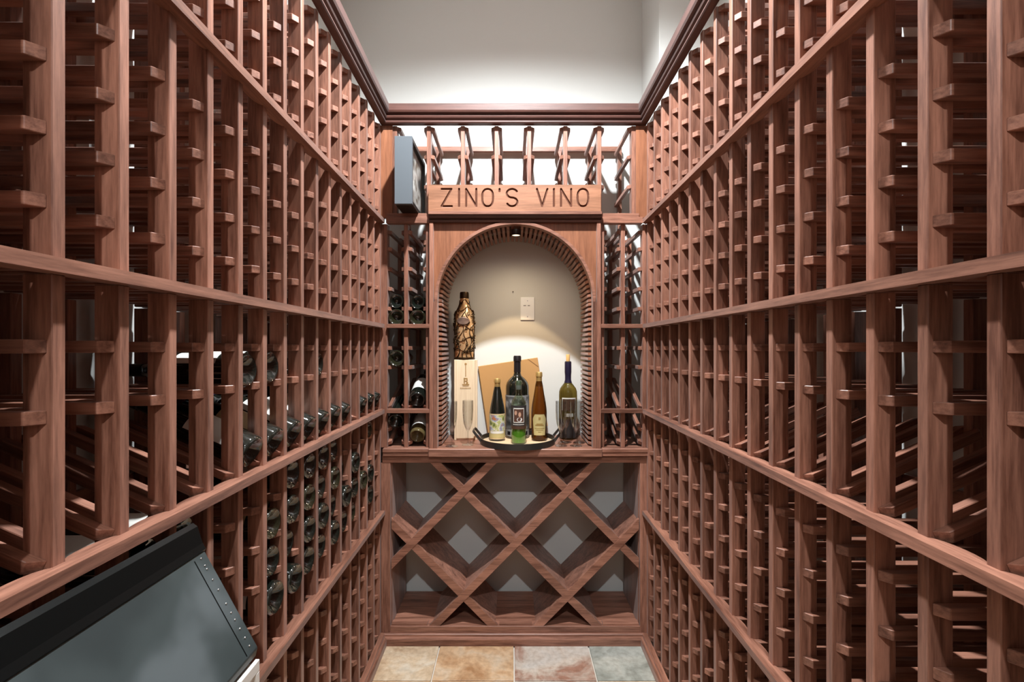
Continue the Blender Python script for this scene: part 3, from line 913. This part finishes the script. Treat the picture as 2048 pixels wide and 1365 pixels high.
for x0, x1, z0, z1 in ((-0.010, -0.004, .290, .318), (-0.010, 0.008, .312, .318), (0.004, 0.010, .303, .316), (-0.006, 0.008, .300, .305), (0.002, 0.012, .288, .298), (-0.018, 0.018, .282, .287), (-0.016, 0.016, .276, .279)):
    flat(x0, x1, z0, z1)
for i in range(9):
    flat(-0.028+i*0.0062, -0.0245+i*0.0062, 0.262, 0.269)
b.build('branded_print', BURN, lid)

# vine-wrapped bottle on the box
vb = empty('vine_wrapped_bottle', (-0.2495, 2.397, TZ+h2+0.0005)); tag(vb, 'gilt bottle wrapped in dark bronze grapevines on top of the wine box', 'bottle')
H = 0.352
vp = [(0.0006, 0.003), (0.047, 0.003), (0.050, 0.010), (0.050, 0.205), (0.047, 0.232), (0.038, 0.256), (0.028, 0.276), (0.0235, 0.295), (0.0215, 0.335), (0.0215, 0.345), (0.0006, 0.345)]
b = MB(); b.lathe(vp, 32, cap=False); b.build('bottle_body', AMBERG, vb, 40)
def vr(z):
    for (r0, z0), (r1, z1) in zip(vp[1:], vp[2:]):
        if z0 <= z <= z1 and z1 > z0: return r0+(r1-r0)*(z-z0)/(z1-z0)
    return 0.02
b = MB(); b.lathe([(0.051, 0.0), (0.0555, 0.0), (0.0555, 0.009), (0.052, 0.012), (0.051, 0.012)], 32); b.build('foot_ring', BRONZE, vb, 40)
b = MB(); b.lathe([(0.0220, 0.318), (0.0245, 0.320), (0.0235, 0.346), (0.022, 0.352), (0.0006, 0.352)], 20, cap=False); b.build('stopper_cap', BRONZE, vb, 40)
rnd = random.Random(3)
vine = MB()
for j in range(16):
    a = 2*PI*j/16 + rnd.uniform(-.1, .1); z = 0.010; pts = []; w0 = rnd.uniform(0, 6); sp = rnd.choice((-1, 1))*rnd.uniform(2, 7)
    ztop = rnd.uniform(0.19, 0.32)
    while z < ztop:
        aa = a + sp*z*0.5 + 0.22*math.sin(z*55+w0)
        rr = vr(z)+0.0022
        pts.append((rr*math.cos(aa), rr*math.sin(aa), z)); z += 0.006
    vine.tube(pts, 0.0021, 5)
for j in range(64):                       # curled tendrils
    a0 = rnd.uniform(0, 2*PI); z0 = rnd.uniform(0.03, 0.25); R0 = rnd.uniform(0.007, 0.013); pts = []; dr = rnd.choice((-1, 1))
    for i in range(16):
        th = dr*i*0.55; rr_ = R0*(1-i/19)
        z = z0+rr_*math.sin(th); r_ = vr(max(0.012, min(0.34, z)))+0.003+0.0003*i
        aa = a0 + rr_*math.cos(th)/r_
        pts.append((r_*math.cos(aa), r_*math.sin(aa), z))
    vine.tube(pts, 0.0016, 5)
for z in (0.045, 0.105, 0.165, 0.262, 0.300):
    pts = []
    for i in range(28):
        a = 2*PI*i/28; zz = z+0.012*math.sin(3*a+z*40); r_ = vr(zz)+0.002
        pts.append((r_*math.cos(a), r_*math.sin(a), zz))
    vine.tube(pts, 0.0018, 5, closed=True)
vine.build('vine', BRONZE, vb, 60)
for a0, z0 in ((0.0, 0.245), (0.05, 0.18), (-0.1, 0.07), (PI, 0.18), (PI+.1, 0.24), (PI-0.1, 0.10), (-1.1, 0.20), (-2.2, 0.09), (-0.7, 0.05)):
    g = MB()
    for i in range(9):
        aa = a0+rnd.uniform(-.16, .16); zz = z0+rnd.uniform(-.012, .012); r_ = vr(zz)+rnd.uniform(0.003, 0.0075)
        g.sphere((r_*math.cos(aa), r_*math.sin(aa), zz), rnd.uniform(0.0030, 0.0045), 7, 5)
    g.build('grape_cluster', BRONZE, vb, 60)
pq = MB(); vs = []; fs = []; nn = 24
for r_off, sc in ((0.0065, 1.0), (0.0085, 0.86)):
    for i in range(nn):
        a = 2*PI*i/nn; u = 0.035*sc*math.cos(a); z = 0.198+0.020*sc*math.sin(a); r_ = 0.050+r_off
        aa = -PI/2+u/r_
        vs.append((r_*math.cos(aa), r_*math.sin(aa), z))
fs = [(i, (i+1) % nn, nn+(i+1) % nn, nn+i) for i in range(nn)]
vs += [(0.0, -0.0505, 0.198), (0.0, -0.0590, 0.198)]
fs += [(2*nn, (i+1) % nn, i) for i in range(nn)] + [(2*nn+1, nn+i, nn+(i+1) % nn) for i in range(nn)]
pq.add(vs, fs); pq.build('plaque', PLAQUE, vb, 30)

# cardboard leaning against the wall
cb = empty('cardboard_sheet', (0.005, 2.481, TZ)); tag(cb, 'brown flattened cardboard carton leaning behind the tray bottles', 'cardboard')
cw, ch = 0.326, 0.375
b = MB(); b.box(-cw/2, cw/2, -0.007, 0.007, -ch/2, ch/2); p = b.build('panel', CARD, cb, bevel=0.002)
ROLL = math.radians(-8.5)
p.rotation_euler = (math.radians(-0.6), ROLL, 0); p.location = (0, 0, 0.0015 + ch/2*math.cos(ROLL) + cw/2*math.sin(-ROLL))
b = MB(); b.prism([(cw/2-0.055, ch/2-0.002), (cw/2-0.050, ch/2-0.002), (cw/2-0.003, ch/2-0.048), (cw/2-0.003, ch/2-0.053)], -0.0078, -0.0068, lambda u, v, a: (u, a, v)); b.build('flap_crease', CARD_DK, p)

# tray
tr = empty('tray', (0.0275, 2.280, TZ)); tag(tr, 'round dark metal tray with raised rim and two strap handles', 'tray')
TRr = 0.185
b = MB(); b.lathe([(0.0006, 0.0), (TRr-0.004, 0.0), (TRr-0.004, 0.006), (0.0006, 0.006)], 56, cap=False); b.build('base', TRAYWOOD, tr, 30)
b = MB(); b.lathe([(TRr-0.0035, 0.0), (TRr, 0.0), (TRr, 0.029), (TRr-0.0035, 0.029), (TRr-0.0035, 0.0)], 72, cap=False); b.build('rim', IRON, tr, 30)
for sx in (-1, 1):
    pts = []
    hw = 0.050
    for v, out, z in ((-1, 0.0, 0.016), (-1, 0.010, 0.030), (-1, 0.028, 0.052), (-0.92, 0.036, 0.062), (-0.7, 0.039, 0.066), (0.7, 0.039, 0.066), (0.92, 0.036, 0.062), (1, 0.028, 0.052), (1, 0.010, 0.030), (1, 0.0, 0.016)):
        pts.append((sx*(TRr*0.962+out), v*hw, z))
    b = MB()
    vs = []; fs = []
    m_ = len(pts)
    for i, pt in enumerate(pts):          # flat strap 12 mm wide, 3 mm thick
        p_ = Vector(pt); d = (Vector(pts[min(i+1, m_-1)])-Vector(pts[max(i-1, 0)])).normalized()
        pl = Vector((sx*0.62, 0, 0.78)); nrm = Vector((sx*-0.78, 0, 0.62))
        side = d.cross(nrm).normalized()
        for a_, c_ in ((-1, -1), (1, -1), (1, 1), (-1, 1)):
            vs.append(p_ + side*(0.0016*a_) + nrm*(0.006*c_))
    for i in range(m_-1):
        for k in range(4):
            fs.append((4*i+k, 4*i+(k+1) % 4, 4*i+4+(k+1) % 4, 4*i+4+k))
    fs += [(0, 1, 2, 3), (4*m_-1, 4*m_-2, 4*m_-3, 4*m_-4)]
    b.add(vs, fs); b.build('handle', IRON, tr, 30)
BZ = TZ + 0.0066

def stand_bottle(name, px, Y, z, r, h, kind, glass, label, prof=None):
    o = MB()
    o.lathe(prof or bottle_profile(r, h, kind), 36, cap=False)
    ob = o.build(name, glass, None, 40, loc=(at(px, Y), Y, z))
    tag(ob, label, 'bottle')
    return ob
F = -PI/2                                # label front faces the camera (-Y)
def lab(o, mat, r, z0, z1, half, name='label', off=0.0006, n=24):
    b = MB(); band(b, r, z0, z1, F-half, F+half, off, n); return b.build(name, mat, o, 40)

# 1 painted-label bottle with gold capsule
o = stand_bottle('wine_bottle', 994.5, 2.315, BZ, 0.0395, 0.310, 'hock', GLASS_DK, 'dark bottle with gold capsule and painted landscape label on tray')
capsule_lathe(0.0395, 0.310, 'hock', 0.74, 24).build('capsule', GOLD, o, 40)
l = lab(o, LAB_TAN, 0.0395, 0.010, 0.136, 1.45)
lab(l, PAINTING, 0.0395, 0.052, 0.130, 1.25, 'painted_scene', 0.0012)
lab(l, LAB_GOLD, 0.0395, 0.016, 0.050, 1.25, 'lower_print', 0.0012)
lab(l, LAB_W, 0.0395, 0.038, 0.050, 0.9, 'title_strip', 0.0018)
# 2 magnum
o = stand_bottle('magnum_bottle', 1034.6, 2.388, BZ, 0.061, 0.424, 'bordeaux', GLASS_DK, 'tall black magnum bottle with grey pictorial label at the back of tray')
capsule_lathe(0.061, 0.424, 'bordeaux', 0.80, 28).build('capsule', CAP_BLACK, o, 40)
l = lab(o, LAB_GREY, 0.061, 0.012, 0.222, 1.5)
lab(l, MAGLAB, 0.061, 0.050, 0.215, 1.42, 'pictorial_print', 0.0012)
b = MB(); band(b, 0.061, 0.020, 0.038, F-0.95, F-0.62, 0.0013); b.build('print_mark', CAP_BLACK, l)
b = MB(); band(b, 0.061, 0.020, 0.038, F+0.62, F+0.95, 0.0013); b.build('print_mark', CAP_BLACK, l)
# 3 green bottle with photograph label
o = stand_bottle('wine_bottle', 1037.3, 2.236, BZ, 0.0365, 0.305, 'bordeaux', GLASS_GREEN, 'half-clear green bottle with photograph label at the front of tray')
b = MB(); b.lathe([(0.0006, 0.030), (0.012, 0.028), (0.022, 0.013), (0.030, 0.0045), (0.0335, 0.006), (0.0338, 0.074), (0.0006, 0.074)], 32, cap=False); b.build('wine', LIQUID, o, 40)
b = MB(); b.lathe([(0.0148, 0.262), (0.0152, 0.264), (0.0152, 0.300), (0.013, 0.306), (0.0006, 0.306)], 20, cap=False); b.build('capsule', simple('clear_cap', (0.10, 0.12, 0.10), 0.2), o, 40)
l = lab(o, LAB_DK, 0.0365, 0.073, 0.187, 1.5)
lab(l, LAB_BROWN, 0.0365, 0.073, 0.088, 1.5, 'foot_strip', 0.0011)
lab(l, LAB_W, 0.0365, 0.104, 0.175, 0.74, 'photo_border', 0.0012)
lab(l, simple('photo_dark', (0.10, 0.045, 0.03), 0.5), 0.0365, 0.109, 0.170, 0.64, 'photo', 0.0018)
SKIN = simple('photo_skin', (0.55, 0.32, 0.22), 0.5)
DRESS = simple('photo_white', (0.75, 0.72, 0.70), 0.5)
def blob(par, a_c, z_c, ra, rz, mat, off):
    b = MB(); vs = []; nn = 18
    for rr in (0.0365+off, 0.0365+off+0.0003):
        for i in range(nn):
            t = 2*PI*i/nn
            a = F+a_c+ra*math.cos(t); vs.append((rr*math.cos(a), rr*math.sin(a), z_c+rz*math.sin(t)))
    fs = [tuple(range(nn)), tuple(range(2*nn-1, nn-1, -1))] + [(i, (i+1) % nn, nn+(i+1) % nn, nn+i) for i in range(nn)]
    b.add(vs, fs); b.build('photo_figure', mat, par)
blob(l, -0.38, 0.152, 0.16, 0.011, SKIN, 0.0023)
blob(l, 0.12, 0.144, 0.17, 0.012, SKIN, 0.0023)
blob(l, 0.10, 0.120, 0.34, 0.010, DRESS, 0.0023)
for i in range(8):
    b = MB(); band(b, 0.0365, 0.094, 0.0975, F-0.78+i*0.195, F-0.64+i*0.195, 0.0013, 3); b.build('print_mark', LAB_W, l)
# 4 amber bottle
o = stand_bottle('wine_bottle', 1078.2, 2.312, BZ, 0.0390, 0.343, 'hock', GLASS_BROWN, 'slender amber bottle with gold capsule and ochre label on tray')
capsule_lathe(0.039, 0.343, 'hock', 0.79, 24).build('capsule', GOLD, o, 40)
b = MB()                                  # eight-sided label
vs = []; outl = [(-0.75, 0.030), (0.75, 0.030), (0.95, 0.112), (0.62, 0.134), (-0.62, 0.134), (-0.95, 0.112)]
rows_ = []
for rr in (0.0390+0.0006, 0.0390+0.0010):
    for i in range(13):
        f = i/12
        zs = 0.030+0.104*f
        half = (0.75+0.20*(zs-0.030)/0.082) if zs <= 0.112 else (0.95-0.33*(zs-0.112)/0.022)
        for j in range(13):
            a = F+half*(2*j/12-1); vs.append((rr*math.cos(a), rr*math.sin(a), zs))
fs = []
for s_ in (0, 169):
    for i in range(12):
        for j in range(12):
            p_ = s_+i*13+j; fs.append((p_, p_+1, p_+14, p_+13))
ring = [j for j in range(13)] + [i*13+12 for i in range(1, 13)] + [156+j for j in range(11, -1, -1)] + [i*13 for i in range(11, 0, -1)]
for a_, c_ in zip(ring, ring[1:]+ring[:1]): fs.append((a_, c_, c_+169, a_+169))
b.add(vs, fs); l = b.build('label', LAB_GOLD, o, 40)
for z0, z1, hf in ((0.078, 0.083, 0.55), (0.0835, 0.089, 0.40), (0.064, 0.0655, 0.62), (0.056, 0.0575, 0.45), (0.046, 0.0475, 0.2), (0.108, 0.120, 0.14)):
    lab(l, INK_GOLD, 0.0390, z0, z1, hf, 'print_mark', 0.0013, 10)
# 5 corked bottle on the counter
pr = bottle_profile(0.0475, 0.40, 'bordeaux')
pr = [(0.0006, 0.034), (0.02, 0.03), (0.037, 0.004), (0.042, 0.0), (0.0465, 0.003), (0.0475, 0.010), (0.0475, 0.225), (0.0465, 0.245), (0.041, 0.262), (0.030, 0.277), (0.0195, 0.290), (0.0155, 0.305), (0.0158, 0.330), (0.0172, 0.345), (0.0168, 0.390), (0.0172, 0.398), (0.015, 0.401), (0.0006, 0.401)]
o = stand_bottle('wine_bottle', 1136.0, 2.392, TZ, 0.0475, 0.40, 'x', GLASS_OLIVE, 'large olive glass bottle with half-drawn cork behind the flutes', pr)
b = MB(); b.lathe([(0.0205, 0.290), (0.0162, 0.305), (0.0164, 0.330), (0.0178, 0.345), (0.0176, 0.396), (0.0160, 0.4018), (0.0006, 0.4018)], 24, cap=False); b.build('capsule', CAP_NAVY, o, 40)
b = MB(); b.lathe([(0.0006, 0.402), (0.0098, 0.402), (0.0102, 0.436), (0.009, 0.438), (0.0006, 0.438)], 18, cap=False); b.build('cork', CORK, o, 40)
l = lab(o, LAB_W, 0.0475, 0.150, 0.215, 0.80, 'label_border'); lab(l, LAB_BROWN, 0.0475, 0.150, 0.209, 0.70, 'label', 0.0012)
lab(o, LAB_DK, 0.0475, 0.008, 0.105, 1.4, 'back_label')
lab(o, LAB_W, 0.0475, 0.118, 0.135, 0.45, 'paper_band')

# flutes
fp_o = [(0.0290, 0.0), (0.0295, 0.0015), (0.0200, 0.0035), (0.0070, 0.0065), (0.0038, 0.012), (0.0034, 0.040), (0.0036, 0.062), (0.0065, 0.070), (0.0140, 0.083), (0.0210, 0.105), (0.0248, 0.135), (0.0262, 0.170), (0.0262, 0.216)]
fp_i = [(0.0252, 0.216), (0.0252, 0.170), (0.0238, 0.136), (0.0200, 0.107), (0.0130, 0.086), (0.0055, 0.075), (0.0005, 0.0735)]
fb = MB(); prof = [(0.0005, 0.0)] + fp_o + fp_i
nseg = 40; vs = []; fs = []
for r_, z in prof:
    for i in range(nseg):
        a = 2*PI*i/nseg
        flute = 1.0 - (0.05 if (i % 4 == 0 and 0.08 < z < 0.20) else 0.0)
        vs.append((r_*flute*math.cos(a), r_*flute*math.sin(a), z))
for j in range(len(prof)-1):
    for i in range(nseg):
        k = (i+1) % nseg; fs.append((j*nseg+i, j*nseg+k, (j+1)*nseg+k, (j+1)*nseg+i))
fb.add(vs, fs); FLM = fb.mesh('champagne_flute', GLASS_CLR, 60)
for px, Y, lab_ in ((903.5, 2.19, 'clear champagne flute nearest the left slats'), (935.8, 2.225, 'clear champagne flute in front of the pine wine box'),
                    (1122.3, 2.200, 'clear front-row champagne flute beside the tray handle'), (1131.5, 2.282, 'clear back-row champagne flute close behind the tray-side flute'),
                    (1152.0, 2.200, 'clear front-row champagne flute beside the right slats'), (1158.5, 2.275, 'clear back-row champagne flute nearest the right slats')):
    o = inst('champagne_flute', FLM, None, (at(px, Y), Y, TZ)); tag(o, lab_, 'glass', 'champagne flutes on the counter')

# wall plate, and a dark stub drawn for the small hole in the wall
wp = empty('wall_plate', (0.0844, WALL_Y, 1.608)); tag(wp, 'white rectangular wall plate on the niche wall', 'wall plate')
b = MB(); b.box(-0.038, 0.038, -0.006, -0.0002, -0.0625, 0.0625); b.build('cover', PLATE, wp, bevel=0.002)
for z in (0.043, -0.043):
    b = MB(); b.lathe([(0.0004, 0), (0.0035, 0), (0.003, 0.001), (0.0004, 0.001)], 12); b.v = [(x, -0.0062-q_, y+z) for x, y, q_ in b.v]; b.build('screw', SILVER, wp)
for x0, x1 in ((-0.022, -0.008), (0.001, 0.013)):
    b = MB(); b.box(x0, x1, -0.0068, -0.0058, 0.015, 0.0185); b.build('mark', simple('plate_mark', (0.12, 0.12, 0.12), 0.5), wp)
b = MB(); b.lathe([(0.0004, 0), (0.003, 0), (0.003, 0.006), (0.0004, 0.006)], 10); b.v = [(x, -z, y) for x, y, z in b.v]
tag(b.build('wall_hole', INK, None, loc=(at(1026, WALL_Y), WALL_Y, CAMZ+(CY-584)*WALL_Y/FPX)), 'small dark hole in the niche wall above the plate', 'wall_hole')

# ------------------------------------------------------------------ deep picture frame on the upper left shelf
fr = empty('picture_frame', (-0.480, 2.02, 2.0305)); tag(fr, 'deep slate picture frame standing edge-on left of the sign', 'picture frame')
fx, fd, fh = 0.039, 0.305, 0.300
b = MB(); b.box(-fx, fx, 0, 0.018, 0, fh); b.build('front_edge', FRAMEM, fr, bevel=0.001)
b = MB(); b.box(-fx, fx, fd-0.018, fd, 0, fh); b.build('rear_edge', FRAMEB, fr, bevel=0.001)
b = MB(); b.box(-fx, fx, 0.0185, fd-0.0185, fh-0.018, fh); b.build('top_edge', FRAMEB, fr, bevel=0.001)
b = MB(); b.box(-fx, fx, 0.0185, fd-0.0185, 0, 0.018); b.build('bottom_edge', FRAMEB, fr, bevel=0.001)
b = MB(); b.box(-fx+0.002, 0.024, 0.0185, fd-0.0185, 0.0185, fh-0.0185); b.build('picture', PHOTO_BG, fr)
b = MB(); b.box(0.026, 0.029, 0.0185, fd-0.0185, 0.0185, fh-0.0185); b.build('glass', PICGLASS, fr)

# ------------------------------------------------------------------ black-lidded cabinet at the lower left
ck = empty('wine_cooler', (-0.51, 0.46, 0)); tag(ck, 'white cabinet with sloping black studded lid at the lower left', 'cooler')
Y0, Y1 = 0.06, 0.824
def kpart(name, b, mat, par=None, **kw):
    b.v = [(x+0.51, y-0.46, z) for x, y, z in b.v]; return b.build(name, mat, par or ck, **kw)
P0 = Vector((-0.5745, 1.076)); P1 = Vector((-0.5550, 1.030)); P2 = Vector((-0.4570, 0.853))
b = MB(); b.box(-0.562, -0.460, Y0, Y1-0.004, 0.0, 0.826); body = kpart('body', b, WHITEP, bevel=0.002)
# frame and panel on the aisle side
for y0, y1, z0, z1 in ((Y0, Y1-0.004, 0.814, 0.834), (Y1-0.016, Y1-0.004, 0.02, 0.8135), (Y0, Y0+0.012, 0.02, 0.8135), (Y0+0.0125, Y1-0.0165, 0.02, 0.04)):
    b = MB(); b.box(-0.4598, -0.4520, y0, y1, z0, z1); kpart('door_frame', b, WHITEP, bevel=0.001)
b = MB(); b.box(-0.4598, -0.4570, Y0+0.0125, Y1-0.0165, 0.0405, 0.8135); kpart('door_panel', b, WHITEI)
# lid
d = (P2-P1).normalized(); nrm = Vector((-d.y, d.x)); 
if nrm.x < 0: nrm = -nrm
th = 0.018
a1, a2 = P1, P2
b = MB(); b.prism([tuple(P1), tuple(P2), tuple(P2+Vector((-0.004, -0.017))), tuple(P2+Vector((-0.030, -0.018))), tuple(P1-nrm*th)], Y0, Y1, lambda u, v, a: (u, a, v)); lidp = kpart('lid', b, BLACKM, bevel=0.002)
b = MB()
q1 = P1+d*0.002+nrm*0.0032
b.prism([tuple(P0), tuple(P0+Vector((0.008, -0.006))), tuple(q1+d*-0.012), tuple(q1), tuple(P1+d*0.004), tuple(P1-nrm*th), tuple(P0+Vector((-0.004, -0.03)))], Y0, Y1, lambda u, v, a: (u, a, v)); kpart('lid_top_edge', b, BLACKG)
sm = P1+nrm*0.0003; sn = P2+nrm*0.0003
b = MB(); b.prism([tuple(P1+d*0.01+nrm*0.0006), tuple(P2-d*0.004+nrm*0.0006), tuple(P2-d*0.004-nrm*0.001), tuple(P1+d*0.01-nrm*0.001)], Y1-0.0325, Y1-0.031, lambda u, v, a: (u, a, v)); kpart('lid_seam', b, BLACKG, lidp)
rv = MB(); rv.sphere((0, 0, 0), 0.0016, 8, 6); RV = rv.mesh('rivet', SILVER, 60)
L_ = (P2-P1).length
for f in (0.06, 0.13, 0.165, 0.27, 0.37, 0.51, 0.60, 0.67, 0.76, 0.85, 0.93):
    p_ = P1+d*(L_*f)+nrm*0.0006
    inst('rivet', RV, lidp, (p_.x+0.51, Y1-0.017-0.46, p_.y))
for sy in (Y0, Y1):
    pass
b = MB(); b.prism([(-0.562, 0.8265), (-0.475, 0.8265), (-0.487, 0.852), (-0.566, 0.99)], Y0+0.01, Y1-0.01, lambda u, v, a: (u, a, v)); kpart('lid_core', b, CAP_BLACK)
